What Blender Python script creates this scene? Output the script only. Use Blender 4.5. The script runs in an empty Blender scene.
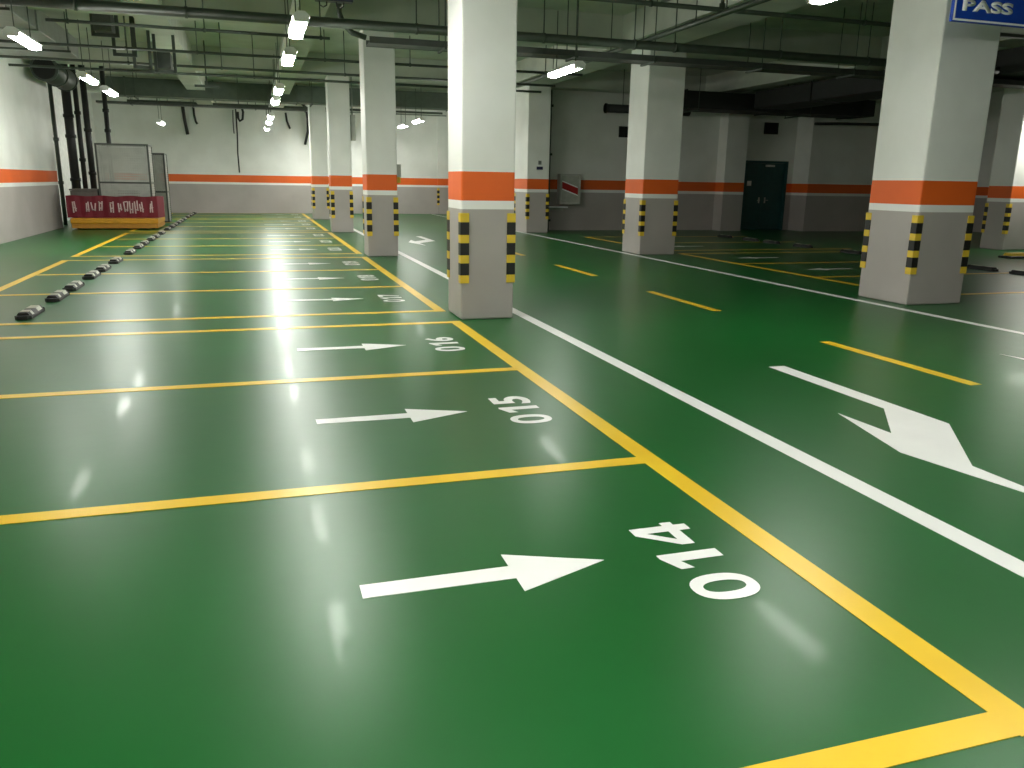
import bpy, bmesh, math, random
from mathutils import Vector, Matrix
from mathutils.geometry import tessellate_polygon

random.seed(4)
PI = math.pi
scene = bpy.context.scene
col = scene.collection

# ------------------------------------------------------------------ materials
def new_mat(name):
    m = bpy.data.materials.new(name)
    m.use_nodes = True
    nt = m.node_tree
    b = nt.nodes['Principled BSDF']
    return m, nt, b

def ramp_noise(nt, scale, detail, c0, c1, p0=0.35, p1=0.65, vec=None):
    n = nt.nodes.new('ShaderNodeTexNoise')
    n.inputs['Scale'].default_value = scale
    n.inputs['Detail'].default_value = detail
    if vec is not None:
        nt.links.new(vec, n.inputs['Vector'])
    r = nt.nodes.new('ShaderNodeValToRGB')
    r.color_ramp.elements[0].position = p0
    r.color_ramp.elements[1].position = p1
    r.color_ramp.elements[0].color = (*c0, 1)
    r.color_ramp.elements[1].color = (*c1, 1)
    nt.links.new(n.outputs['Fac'], r.inputs['Fac'])
    return r, n

def obj_coords(nt):
    return nt.nodes.new('ShaderNodeTexCoord').outputs['Object']

def simple(name, c, rough=0.5, metal=0.0, var=0.08, scale=6.0, coat=0.0, spec=0.5):
    m, nt, b = new_mat(name)
    r, n = ramp_noise(nt, scale, 3, [x * (1 - var) for x in c], [min(1, x * (1 + var)) for x in c], vec=obj_coords(nt))
    nt.links.new(r.outputs['Color'], b.inputs['Base Color'])
    b.inputs['Roughness'].default_value = rough
    b.inputs['Metallic'].default_value = metal
    b.inputs['Coat Weight'].default_value = coat
    b.inputs['Specular IOR Level'].default_value = spec
    return m

FLOOR_ROUGH, COAT, COAT_ROUGH = 0.335, 0.022, 0.06

def epoxy(name, c0, c1, scale=0.6):
    """glossy self-levelling epoxy paint, slightly wavy"""
    m, nt, b = new_mat(name)
    g = nt.nodes.new('ShaderNodeNewGeometry')
    r, n = ramp_noise(nt, scale, 4, c0, c1, vec=g.outputs['Position'])
    nt.links.new(r.outputs['Color'], b.inputs['Base Color'])
    b.inputs['Roughness'].default_value = FLOOR_ROUGH
    b.inputs['Coat Weight'].default_value = COAT
    b.inputs['Coat Roughness'].default_value = COAT_ROUGH
    b.inputs['Specular IOR Level'].default_value = 0.48
    w = nt.nodes.new('ShaderNodeTexNoise')
    w.inputs['Scale'].default_value = 3.5
    w.inputs['Detail'].default_value = 2
    nt.links.new(g.outputs['Position'], w.inputs['Vector'])
    bp = nt.nodes.new('ShaderNodeBump')
    bp.inputs['Strength'].default_value = 0.25
    bp.inputs['Distance'].default_value = 0.004
    nt.links.new(w.outputs['Fac'], bp.inputs['Height'])
    nt.links.new(bp.outputs['Normal'], b.inputs['Normal'])
    nt.links.new(bp.outputs['Normal'], b.inputs['Coat Normal'])
    return m

def banded(name):
    """wall and pillar paint: grey dado, white line, orange stripe, off-white above (bands by height)"""
    m, nt, b = new_mat(name)
    g = nt.nodes.new('ShaderNodeNewGeometry')
    s = nt.nodes.new('ShaderNodeSeparateXYZ')
    nt.links.new(g.outputs['Position'], s.inputs[0])
    mp = nt.nodes.new('ShaderNodeMapRange')
    mp.inputs['From Min'].default_value = 0
    mp.inputs['From Max'].default_value = 2
    nt.links.new(s.outputs['Z'], mp.inputs['Value'])
    r = nt.nodes.new('ShaderNodeValToRGB')
    r.color_ramp.interpolation = 'CONSTANT'
    e = r.color_ramp.elements
    e[0].position = 0; e[0].color = (0.42, 0.385, 0.365, 1)
    e[1].position = 1.235 / 2; e[1].color = (0.84, 0.84, 0.81, 1)
    x = e.new(1.335 / 2); x.color = (0.80, 0.13, 0.012, 1)
    x = e.new(1.645 / 2); x.color = (0.80, 0.81, 0.77, 1)
    nt.links.new(mp.outputs['Result'], r.inputs['Fac'])
    mott, n = ramp_noise(nt, 1.1, 4, (0.90, 0.90, 0.89), (1, 1, 1), vec=g.outputs['Position'])
    mx = nt.nodes.new('ShaderNodeMix'); mx.data_type = 'RGBA'; mx.blend_type = 'MULTIPLY'
    mx.inputs['Factor'].default_value = 1
    nt.links.new(r.outputs['Color'], mx.inputs[6]); nt.links.new(mott.outputs['Color'], mx.inputs[7])
    nt.links.new(mx.outputs[2], b.inputs['Base Color'])
    b.inputs['Roughness'].default_value = 0.55
    n2 = nt.nodes.new('ShaderNodeTexNoise'); n2.inputs['Scale'].default_value = 14; n2.inputs['Detail'].default_value = 3
    nt.links.new(g.outputs['Position'], n2.inputs['Vector'])
    bp = nt.nodes.new('ShaderNodeBump'); bp.inputs['Strength'].default_value = 0.12; bp.inputs['Distance'].default_value = 0.01
    nt.links.new(n2.outputs['Fac'], bp.inputs['Height']); nt.links.new(bp.outputs['Normal'], b.inputs['Normal'])
    return m

def emitter(name, c, s):
    m, nt, b = new_mat(name)
    b.inputs['Base Color'].default_value = (0.9, 0.9, 0.9, 1)
    b.inputs['Emission Color'].default_value = (*c, 1)
    b.inputs['Emission Strength'].default_value = s
    return m

M = {}
M['green'] = epoxy('green_epoxy', (0.0015, 0.088, 0.011), (0.0025, 0.102, 0.015))
M['yellow_paint'] = epoxy('yellow_road_paint', (0.76, 0.48, 0.012), (0.82, 0.54, 0.018), 2.0)
M['white_paint'] = epoxy('white_road_paint', (0.82, 0.82, 0.80), (0.88, 0.88, 0.86), 2.0)
M['banded'] = banded('banded_wall_paint')
M['plain_white'] = simple('plain_white_wall', (0.70, 0.715, 0.67), 0.6)
M['slab'] = simple('ceiling_paint', (0.46, 0.49, 0.42), 0.8, scale=1.5)
M['yellow_rubber'] = simple('yellow_reflective', (0.72, 0.50, 0.04), 0.4)
M['black_rubber'] = simple('black_rubber', (0.012, 0.012, 0.011), 0.5, scale=20)
M['reflector'] = simple('white_reflector', (0.42, 0.42, 0.34), 0.3)
M['pipe'] = simple('painted_pipe_grey', (0.06, 0.075, 0.058), 0.4, metal=0.2)
M['thin_pipe'] = simple('dark_thin_pipe', (0.055, 0.07, 0.055), 0.45, metal=0.2)
M['galv'] = simple('galvanised_steel', (0.30, 0.33, 0.30), 0.4, metal=0.7)
M['tray'] = simple('cable_tray_steel', (0.08, 0.09, 0.08), 0.4, metal=0.5)
M['dark_duct'] = simple('black_insulation', (0.012, 0.014, 0.012), 0.7)
M['green_duct'] = simple('grey_green_duct', (0.085, 0.11, 0.085), 0.55, metal=0.1)
M['cable'] = simple('black_cable', (0.02, 0.02, 0.02), 0.5)
M['fitting'] = simple('white_enamel', (0.80, 0.80, 0.78), 0.35)
M['lamp'] = emitter('lit_fluorescent', (1.0, 1.0, 0.93), 32.0)
M['lamp_boosted_right'] = emitter('lit_fluorescent_boosted_right', (1.0, 1.0, 0.90), 45.0)  # output raised to light the front of the right edge pillar
M['lamp_boosted'] = emitter('lit_fluorescent_boosted', (1.0, 1.0, 0.94), 52.0)  # output raised to brighten far wall, pillar fronts and floor streak
M['teal'] = simple('teal_door_paint', (0.012, 0.075, 0.075), 0.4)
M['steel'] = simple('brushed_steel', (0.55, 0.56, 0.54), 0.3, metal=0.9)
M['blue'] = simple('blue_sign', (0.006, 0.055, 0.42), 0.35, var=0.03)
M['white_sign'] = simple('white_sign_film', (0.92, 0.92, 0.93), 0.4, var=0.02)
M['navy'] = simple('navy_plastic', (0.02, 0.022, 0.06), 0.4)
M['red_cloth'] = simple('maroon_banner_cloth', (0.16, 0.006, 0.018), 0.7, scale=3)
M['pink_white'] = simple('faded_white_print', (0.62, 0.45, 0.45), 0.7)
M['yellow_steel'] = simple('yellow_machine_paint', (0.60, 0.28, 0.012), 0.4)
M['yellow_dark'] = simple('ochre_machine_paint', (0.42, 0.19, 0.012), 0.5)
M['cage'] = simple('zinc_mesh', (0.42, 0.43, 0.40), 0.4, metal=0.4)
M['grey_box'] = simple('dull_grey_crate', (0.13, 0.12, 0.105), 0.6)
M['cab'] = simple('cabinet_aluminium', (0.55, 0.56, 0.52), 0.4, metal=0.3)
M['cab_panel'] = simple('cabinet_front_panel', (0.46, 0.47, 0.42), 0.25)
M['red'] = simple('red_label', (0.42, 0.015, 0.015), 0.4)
M['dark'] = simple('dark_opening', (0.01, 0.01, 0.009), 0.8)

# ------------------------------------------------------------------ mesh helpers
def box(bm, x0, x1, y0, y1, z0, z1):
    v = [bm.verts.new((x, y, z)) for z in (z0, z1) for y in (y0, y1) for x in (x0, x1)]
    return [bm.faces.new([v[i] for i in f]) for f in
            ((0, 2, 3, 1), (4, 5, 7, 6), (0, 1, 5, 4), (2, 6, 7, 3), (0, 4, 6, 2), (1, 3, 7, 5))]

def prism(bm, pts, z0, z1):
    """polygon in XY (counter-clockwise) extruded from z0 to z1"""
    a = [bm.verts.new((x, y, z0)) for x, y in pts]
    b = [bm.verts.new((x, y, z1)) for x, y in pts]
    fs = [bm.faces.new(list(reversed(a))), bm.faces.new(b)]
    n = len(pts)
    for i in range(n):
        j = (i + 1) % n
        fs.append(bm.faces.new((a[i], a[j], b[j], b[i])))
    return fs

def profile_x(bm, prof, x0, x1):
    """polygon in YZ extruded along X"""
    a = [bm.verts.new((x0, y, z)) for y, z in prof]
    b = [bm.verts.new((x1, y, z)) for y, z in prof]
    bm.faces.new(a); bm.faces.new(list(reversed(b)))
    n = len(prof)
    for i in range(n):
        j = (i + 1) % n
        bm.faces.new((a[j], a[i], b[i], b[j]))

def profile_y(bm, prof, y0, y1):
    """polygon in XZ extruded along Y"""
    a = [bm.verts.new((x, y0, z)) for x, z in prof]
    b = [bm.verts.new((x, y1, z)) for x, z in prof]
    bm.faces.new(a); bm.faces.new(list(reversed(b)))
    n = len(prof)
    for i in range(n):
        j = (i + 1) % n
        bm.faces.new((a[j], a[i], b[i], b[j]))

def tube(bm, pts, r, n=10):
    pts = [Vector(p) for p in pts]
    rings = []
    prev = None
    for i, p in enumerate(pts):
        t = (pts[min(i + 1, len(pts) - 1)] - pts[max(i - 1, 0)]).normalized()
        if prev is None:
            a = t.orthogonal().normalized()
        else:
            a = (prev - t * prev.dot(t)).normalized()
        prev = a
        b = t.cross(a)
        rr = r[i] if isinstance(r, (list, tuple)) else r
        rings.append([bm.verts.new(p + (a * math.cos(2 * PI * k / n) + b * math.sin(2 * PI * k / n)) * rr) for k in range(n)])
    for i in range(len(rings) - 1):
        for k in range(n):
            f = bm.faces.new((rings[i][k], rings[i][(k + 1) % n], rings[i + 1][(k + 1) % n], rings[i + 1][k]))
            f.smooth = True
    bm.faces.new(list(reversed(rings[0]))); bm.faces.new(rings[-1])

def obj(name, bm, mat, parent=None, origin=(0, 0, 0), bevel=0.0):
    """link the bmesh (in the coordinates of its thing, or of the world) as ONE mesh object"""
    bmesh.ops.recalc_face_normals(bm, faces=bm.faces[:])
    if any(origin):
        bmesh.ops.translate(bm, verts=bm.verts[:], vec=[-c for c in origin])
    me = bpy.data.meshes.new(name)
    bm.to_mesh(me); bm.free()
    for m in (mat if isinstance(mat, (list, tuple)) else [mat]):
        me.materials.append(m)
    o = bpy.data.objects.new(name, me)
    o.location = origin
    col.objects.link(o)
    if parent is not None:
        o.parent = parent
    if bevel:
        b = o.modifiers.new('bevel', 'BEVEL'); b.width = bevel; b.segments = 2; b.limit_method = 'ANGLE'
    return o

def tag(o, label, cat, group=None, kind=None):
    o['label'] = label; o['category'] = cat
    if group: o['group'] = group
    if kind: o['kind'] = kind
    return o

def thing(name, loc, label, cat, group=None, rz=0.0, kind=None):
    o = bpy.data.objects.new(name, None)
    o.empty_display_size = 0.1
    o.location = loc; o.rotation_euler = (0, 0, rz)
    col.objects.link(o)
    return tag(o, label, cat, group, kind)

def dup(root, loc, label, rz=0.0, group=None):
    r = root.copy(); col.objects.link(r)
    r.location = loc; r.rotation_euler = (0, 0, rz); r['label'] = label
    if group: r['group'] = group
    for ch in list(root.children):
        c = ch.copy(); col.objects.link(c); c.parent = r
        for g in list(ch.children):
            d = g.copy(); col.objects.link(d); d.parent = c
    return r

def structure(name, bm, mat, label=None, cat=None, bevel=0.0):
    o = obj(name, bm, mat, bevel=bevel)
    o['kind'] = 'structure'
    if label: o['label'] = label
    if cat: o['category'] = cat
    return o

def B():
    return bmesh.new()

# ------------------------------------------------------------------ room shell
CEIL, BEAM = 5.0, 4.42
bm = B(); box(bm, -6.6, 26.2, -9.2, 39.1, -0.2, 0.0)
structure('floor', bm, M['green'], 'glossy green epoxy car park floor', 'floor')
bm = B(); box(bm, -6.6, 26.2, -9.2, 39.1, CEIL, CEIL + 0.2)
structure('ceiling', bm, M['slab'], 'pale concrete ceiling slab over the car park', 'ceiling')
bm = B(); box(bm, -5.75, -5.5, -9.2, 27.6, 0, CEIL)
structure('wall_left', bm, M['banded'], 'left white wall with orange stripe over grey dado', 'wall')
bm = B(); box(bm, -6.6, -6.15, 27.6, 39.1, 0, CEIL); box(bm, -6.6, -5.75, 27.4, 27.6, 0, CEIL)
structure('wall_left_alcove', bm, M['plain_white'], 'plain white recessed wall behind the riser pipes', 'wall')
bm = B(); box(bm, -6.15, 9.1, 38.85, 39.1, 0, CEIL); box(bm, 8.40, 9.1, 38.75, 38.85, 0, CEIL)
structure('wall_back', bm, M['banded'], 'far white end wall with orange stripe over grey dado', 'wall')
bm = B(); box(bm, 8.95, 9.2, 26.05, 38.55, 0, CEIL)
structure('wall_aisle', bm, M['banded'], 'side wall of the far aisle', 'wall')
DX0, DX1, DH = 16.62, 18.45, 2.42
bm = B()
box(bm, 8.95, DX0, 25.8, 26.05, 0, CEIL); box(bm, DX0, DX1, 25.8, 26.05, DH, CEIL); box(bm, DX1, 18.7, 25.8, 26.05, 0, CEIL)
box(bm, 15.55, 16.35, 25.25, 25.8, 0, CEIL)
box(bm, 18.7, 26.2, 24.9, 26.05, 0, CEIL)
structure('wall_back_right', bm, M['banded'], 'dim far right wall with orange stripe and teal door', 'wall')
bm = B(); box(bm, 25.95, 26.2, -9.2, 24.9, 0, CEIL)
structure('wall_right', bm, M['banded'], 'right hand side wall', 'wall')
bm = B(); box(bm, -5.5, 25.95, -9.2, -8.95, 0, CEIL)
structure('wall_front', bm, M['banded'], 'wall behind the viewer', 'wall')

# teal door in the far right wall
door = thing('door_1', (DX0, 25.9, 0), 'dark teal metal double door in the dim far wall', 'door', kind='structure')
bm = B(); box(bm, 0, 0.08, -0.14, 0.1, 0, DH); box(bm, DX1 - DX0 - 0.08, DX1 - DX0, -0.14, 0.1, 0, DH); box(bm, 0.08, DX1 - DX0 - 0.08, -0.14, 0.1, DH - 0.08, DH)
obj('door_frame', bm, M['teal'], door)
w = (DX1 - DX0 - 0.17) / 2
for k in range(2):
    x = 0.082 + k * (w + 0.006)
    bm = B(); box(bm, x, x + w, -0.03, 0.03, 0.01, DH - 0.085)
    lf = obj('door_leaf', bm, M['teal'], door, bevel=0.006)
    hx = x + w - 0.12 if k == 0 else x + 0.12
    bm = B(); box(bm, hx - 0.025, hx + 0.025, -0.045, -0.03, 0.95, 1.15); tube(bm, [(hx, -0.045, 1.05), (hx, -0.09, 1.05), (hx + (-0.1 if k == 0 else 0.1), -0.09, 1.05)], 0.012, 8)
    obj('door_handle', bm, M['steel'], lf)
bm = B(); box(bm, 0.25, 0.42, -0.045, -0.032, 1.55, 1.72)
obj('door_plate', bm, M['steel'], door)
bm = B(); box(bm, 0.95, 1.3, -0.10, -0.03, DH - 0.2, DH - 0.13)
obj('door_closer', bm, M['steel'], door)

# ceiling beams
n = 0
for y0, y1 in ((0.90, 1.55), (8.90, 9.55), (16.95, 17.60), (24.95, 25.60), (33.0, 33.65), (-7.1, -6.5)):
    bm = B(); box(bm, -5.5, 25.9, y0, y1, BEAM, CEIL)
    structure('ceiling_beam', bm, M['slab'], 'pale crosswise concrete ceiling beam', 'beam')
for x0, x1 in ((-1.95, -1.36), (0.93, 1.44), (7.70, 8.84), (14.4, 15.0), (20.3, 21.0)):
    bm = B(); box(bm, x0, x1, -8.9, 38.8 if x0 < 6 else 25.75 if x0 < 18 else 24.85, BEAM + 0.01, CEIL)
    structure('ceiling_beam', bm, M['slab'], 'pale lengthwise concrete ceiling beam', 'beam')

# ------------------------------------------------------------------ pillars with corner guards
GUARD = ((0.42, 0.51, 1), (0.51, 0.645, 0), (0.645, 0.735, 1), (0.735, 0.87, 0), (0.87, 0.96, 1), (0.96, 1.10, 0), (1.10, 1.20, 1))
def guard_mesh(leg=0.088, t=0.012):
    """L-shaped guard: corner at the origin, legs along +X and +Y, plates standing outside the pillar"""
    bm = B()
    for z0, z1, mi in GUARD:
        for f in prism(bm, [(-t, -t), (leg, -t), (leg, 0), (0, 0), (0, leg), (-t, leg)], z0, z1):
            f.material_index = mi
    bmesh.ops.recalc_face_normals(bm, faces=bm.faces[:])
    me = bpy.data.meshes.new('corner_guard'); bm.to_mesh(me); bm.free()
    me.materials.append(M['black_rubber']); me.materials.append(M['yellow_rubber'])
    return me
GM = guard_mesh()
def pillar(x0, x1, y0, y1, label, corners='abcd'):
    cx, cy, hx, hy = (x0 + x1) / 2, (y0 + y1) / 2, (x1 - x0) / 2, (y1 - y0) / 2
    t = thing('pillar', (cx, cy, 0), label, 'pillar', 'painted concrete pillars', kind='thing')
    bm = B(); box(bm, -hx, hx, -hy, hy, 0, BEAM - 0.002)
    obj('shaft', bm, M['banded'], t, bevel=0.02)
    pos = {'a': (-hx, -hy, 0), 'b': (hx, -hy, PI / 2), 'c': (hx, hy, PI), 'd': (-hx, hy, -PI / 2)}
    for c in corners:
        x, y, r = pos[c]
        o = bpy.data.objects.new('corner_guard', GM); col.objects.link(o)
        o.parent = t; o.location = (x, y, 0); o.rotation_euler = (0, 0, r)
        o['label'] = 'yellow and black striped corner guard'
    return t
pillar(2.195, 2.815, 8.90, 9.56, 'white pillar with orange band nearest the middle, beside bay 016')
pillar(2.21, 2.83, 16.93, 17.60, 'white pillar with orange band at the end of bay 019')
pillar(2.21, 2.83, 24.97, 25.62, 'small far white pillar between bays 022 and 023')
pillar(2.21, 2.83, 33.01, 33.66, 'furthest small white pillar in the row along the numbered bays')
pillar(8.40, 9.33, 8.82, 9.77, 'wide white pillar behind the blue hanging sign')
pillar(8.21, 9.09, 16.62, 17.54, 'wide white pillar standing across the aisle, behind the dashed yellow line')
pillar(8.14, 8.86, 24.50, 25.75, 'white pillar against the far wall, left of the hydrant cabinet')
pillar(18.86, 19.80, 16.75, 17.48, 'brightly lit pillar at the right edge, behind the blue sign pillar')

# guard on the far wall's pier
tag(bpy.data.objects.new('corner_guard', GM), 'tiny striped corner guard on the far end wall', 'corner guard')
og = bpy.data.objects['corner_guard']
for o in list(bpy.data.objects):
    if o.name.startswith('corner_guard') and not o.users_collection:
        o.name = 'wall_corner_guard'; o.location = (8.40, 38.75, 0); col.objects.link(o)

# ------------------------------------------------------------------ floor markings (paint films 3 mm thick at most)
ZP = 0.003
Y0, BAY, GAP, XL, XR = 1.574, 2.40, 0.838, -3.386, 2.103
def strip(name, x0, x1, y0, y1, mat, label, cat, group, z=ZP):
    bm = B(); box(bm, x0, x1, y0, y1, 0.0005, z)
    return tag(obj(name, bm, mat, origin=((x0 + x1) / 2, (y0 + y1) / 2, 0)), label, cat, group)
W = 0.12
blocks = []
num = 14
for b in range(5):
    yb = Y0 + b * (3 * BAY + GAP)
    nb = 3 if b < 4 else 2
    blocks.append((yb, nb, num))
    num += nb
def n3(k): return '%03d' % k
for yb, nb, k0 in blocks:
    ye = yb + nb * BAY
    names = '%s to %s' % (n3(k0), n3(k0 + nb - 1))
    strip('bay_line', XR - W / 2, XR + W / 2, yb - W / 2 - (0.026 if k0 == 14 else 0), ye + W / 2, M['yellow_paint'], 'long yellow line along the number ends of bays ' + names, 'floor line', 'yellow bay lines')
    strip('bay_line', XL - W / 2, XL + W / 2, yb - W / 2, ye + W / 2, M['yellow_paint'], 'long yellow line along the wall ends of bays ' + names, 'floor line', 'yellow bay lines')
    for i in range(nb + 1):
        y = yb + i * BAY - (0.026 if k0 == 14 and i == 0 else 0)
        if i == 0: lab = 'yellow crosswise line at the near side of bay ' + n3(k0)
        elif i == nb: lab = 'yellow crosswise line at the far side of bay ' + n3(k0 + nb - 1)
        else: lab = 'yellow crosswise line between bays %s and %s' % (n3(k0 + i - 1), n3(k0 + i))
        strip('bay_line', XL + W / 2, XR - W / 2, y - 0.055, y + 0.055, M['yellow_paint'], lab, 'floor line', 'yellow bay lines')

strip('aisle_line', 2.93, 3.055, -8.9, 38.5, M['white_paint'], 'long white line at the left edge of the driving aisle', 'floor line', 'white aisle lines')
strip('aisle_line', 8.02, 8.13, -8.9, 38.5, M['white_paint'], 'long white line at the right edge of the driving aisle', 'floor line', 'white aisle lines')
for k, lab in ((1, 'nearest yellow dash on the aisle, beyond the white arrow'), (2, 'second yellow dash along the aisle centre, right of the nearest white pillar'),
               (3, 'third yellow dash along the aisle centre'), (4, 'fourth yellow dash along the aisle, small and far'), (5, 'furthest yellow dash of the aisle centre')):
    y = 4.95 + (k - 1) * 3.95
    bm = B(); prism(bm, [(5.47, y), (5.59, y), (5.59, y + 1.88), (5.47, y + 1.88)], 0.0005, ZP)
    tag(obj('lane_dash', bm, M['yellow_paint'], origin=(5.53, y + 0.94, 0)), lab, 'floor line', 'yellow lane dashes')

# bay arrows
ARROW = [(0.31, -0.053), (0.92, -0.053), (0.92, -0.163), (1.325, 0), (0.92, 0.163), (0.92, 0.053), (0.31, 0.053)]
bm = B(); prism(bm, [(x - 0.82, y) for x, y in ARROW], 0.0005, ZP)
arrow0 = obj('painted_arrow', bm, M['white_paint'], origin=(0, 0, 0))
first = True
for yb, nb, k0 in blocks:
    for i in range(nb):
        lab = 'white arrow painted in bay ' + n3(k0 + i)
        if first:
            o = arrow0; first = False
        else:
            o = arrow0.copy(); col.objects.link(o)
        o.location = (0.82, yb + (i + 0.5) * BAY + {14: 0.085, 15: 0.028, 16: 0.015}.get(k0 + i, 0.015), 0)
        tag(o, lab, 'floor arrow', 'white bay arrows')

# turn arrows in the driving aisle
TURN = [(4.245, 5.94), (3.845, 5.94)]
TURN = [(4.40, 5.93), (4.245, 5.93), (4.255, 4.545), (3.86, 4.03), (3.84, 4.52), (3.63, 3.70), (3.86, 2.62), (3.855, 3.39), (4.41, 4.11)]
bm = B(); prism(bm, [(x - 4.05, y - 4.3) for x, y in TURN], 0.0005, ZP)
turn0 = tag(obj('painted_arrow', bm, M['white_paint']), 'big bent white arrow painted on the aisle near the right edge', 'floor arrow', 'bent white aisle arrows')
turn0.location = (4.05, 4.3, 0)
for loc, rz, lab in (((4.16, 21.4, 0), 0, 'small far bent white arrow on the aisle between the first two pillars'),
                     ((6.63, 4.22, 0), PI, 'white arrow tip cut by the right edge, beyond the yellow dash'),
                     ((4.05, 28.6, 0), 0, 'faint furthest white arrow on the aisle')):
    o = turn0.copy(); col.objects.link(o); o.location = loc; o.rotation_euler = (0, 0, rz); o['label'] = lab

# bay numbers
def text_mesh(s, bold=0.0):
    cu = bpy.data.curves.new('lettering', 'FONT')
    cu.body = s; cu.size = 1.0; cu.offset = bold; cu.resolution_u = 6
    o = bpy.data.objects.new('lettering', cu); col.objects.link(o)
    dg = bpy.context.evaluated_depsgraph_get()
    me = bpy.data.meshes.new_from_object(o.evaluated_get(dg))
    bpy.data.objects.remove(o); bpy.data.curves.remove(cu)
    bm = B(); bm.from_mesh(me); bpy.data.meshes.remove(me)
    return bm

GLYPHS = {}
def glyph(ch):
    """flat outline of one character scaled to the unit box"""
    if ch not in GLYPHS:
        bm = text_mesh(ch, 0.032)
        xs = [v.co.x for v in bm.verts]; ys = [v.co.y for v in bm.verts]
        a, c, d, e = min(xs), max(xs), min(ys), max(ys)
        GLYPHS[ch] = ([((v.co.x - a) / (c - a), (v.co.y - d) / (e - d)) for v in bm.verts], [[v.index for v in f.verts] for f in bm.faces])
        bm.free()
    return GLYPHS[ch]
ONE = [(0.48, 0.0), (1.0, 0.0), (1.0, 1.0), (0.74, 1.0), (0.0, 0.84), (0.0, 0.62), (0.48, 0.72)]
FOUR_O = [(0.60, 0.0), (0.86, 0.0), (0.86, 0.20), (1.0, 0.20), (1.0, 0.40), (0.86, 0.40), (0.86, 1.0), (0.56, 1.0), (0.0, 0.42), (0.0, 0.20), (0.60, 0.20)]
FOUR_I = [(0.60, 0.40), (0.60, 0.78), (0.24, 0.40)]
WIDTH = {'1': 0.14, '4': 0.235}
def number_bm(s):
    """lettering reading along +Y with its top towards -X"""
    bm = B(); y = 0.0
    for ch in s:
        wd = WIDTH.get(ch, 0.205)
        if ch == '1':
            vs = [bm.verts.new((0.285 * (1 - v), y + u * wd, ZP)) for u, v in ONE]
            bm.faces.new(vs)
        elif ch == '4':
            tri = tessellate_polygon([[Vector((u, v, 0)) for u, v in FOUR_O], [Vector((u, v, 0)) for u, v in FOUR_I]])
            vs = [bm.verts.new((0.285 * (1 - v), y + u * wd, ZP)) for u, v in FOUR_O + FOUR_I]
            for f in tri:
                bm.faces.new([vs[i] for i in f])
        elif ch == '0':
            N = 36; ro = []; ri = []
            for k in range(N):
                t = 2 * PI * k / N
                c, s_ = math.cos(t), math.sin(t)
                c2 = math.copysign(abs(c) ** 0.88, c); s2 = math.copysign(abs(s_) ** 0.88, s_)
                ro.append(bm.verts.new((0.1425 - 0.1425 * s2, y + wd / 2 + wd / 2 * c2, ZP)))
                ri.append(bm.verts.new((0.1425 - 0.092 * s2, y + wd / 2 + (wd / 2 - 0.058) * c2, ZP)))
            for k in range(N):
                bm.faces.new((ro[k], ro[(k + 1) % N], ri[(k + 1) % N], ri[k]))
        else:
            vs_, fs_ = glyph(ch)
            vv = [bm.verts.new((0.285 * (1 - v), y + u * wd, ZP)) for u, v in vs_]
            for f in fs_:
                bm.faces.new([vv[i] for i in f])
        y += wd + 0.07
    for f in bm.faces:
        if f.normal.z < 0: f.normal_flip()
    return bm, y - 0.07
for yb, nb, k0 in blocks:
    for i in range(nb):
        bm, ln = number_bm(n3(k0 + i))
        x, y = 1.555, yb + i * BAY + 0.845
        bm.normal_update()
        for f in bm.faces:
            if f.normal.z < 0: f.normal_flip()
        me = bpy.data.meshes.new('bay_number'); bm.to_mesh(me); bm.free(); me.materials.append(M['white_paint'])
        o = bpy.data.objects.new('bay_number', me); o.location = (x, y, 0); col.objects.link(o)
        tag(o, 'white number %s painted on the green floor' % n3(k0 + i), 'floor number', 'white bay numbers')

# bays on the dim right hand side
XA, XB = 9.36, 14.80
rb = 0
for bi, (yb, nb) in enumerate(((Y0 + 8.038, 3), (Y0 + 16.076, 2))):
    ye = yb + nb * BAY
    where = ('behind the blue sign pillar', 'before the teal door')[bi]
    strip('bay_line', XA - W / 2, XA + W / 2, yb - 0.05, ye + 0.05, M['yellow_paint'], 'dim lengthwise yellow line of the dark bays ' + where, 'floor line', 'dim right bay lines')
    for i in range(nb + 1):
        y = yb + i * BAY
        strip('bay_line', XA + W / 2, XB, y - 0.055, y + 0.055, M['yellow_paint'],
              'dim crosswise yellow line, %s of the dark bays %s' % (('nearest', 'second', 'third', 'furthest')[i], where), 'floor line', 'dim right bay lines')
        if i < nb:
            o = arrow0.copy(); col.objects.link(o); o.location = (10.62, y + BAY / 2, 0); o.rotation_euler = (0, 0, PI)
            tag(o, 'dim white arrow in the %s dark bay %s' % (('nearest', 'second', 'third')[i], where), 'floor arrow', 'dim right bay arrows')

# ------------------------------------------------------------------ wheel stops
def stop_proto():
    t = thing('wheel_stop', (0, 0, 0), 'x', 'wheel stop')
    bm = B()
    profile_y(bm, [(-0.085, 0), (0.085, 0), (0.075, 0.03), (0.045, 0.075), (-0.045, 0.075), (-0.075, 0.03)], -0.30, 0.30)
    for s in (-1, 1):
        prism(bm, [(-0.085, s * 0.30), (0.085, s * 0.30), (0.05, s * 0.35), (-0.05, s * 0.35)][::s], 0, 0.045)
    obj('body', bm, M['black_rubber'], t, bevel=0.006)
    for y0, y1 in ((-0.24, -0.12), (0.02, 0.24)):
        bm = B()
        profile_y(bm, [(-0.040, 0.0755), (0.040, 0.0755), (0.040, 0.080), (-0.040, 0.080)], y0, y1)
        profile_y(bm, [(0.0465, 0.0755), (0.071, 0.038), (0.075, 0.040), (0.050, 0.078)], y0 + 0.02, y1 - 0.02)
        r = obj('reflector', bm, M['reflector'], t)
    return t
stop0 = stop_proto()
first = True
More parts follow.
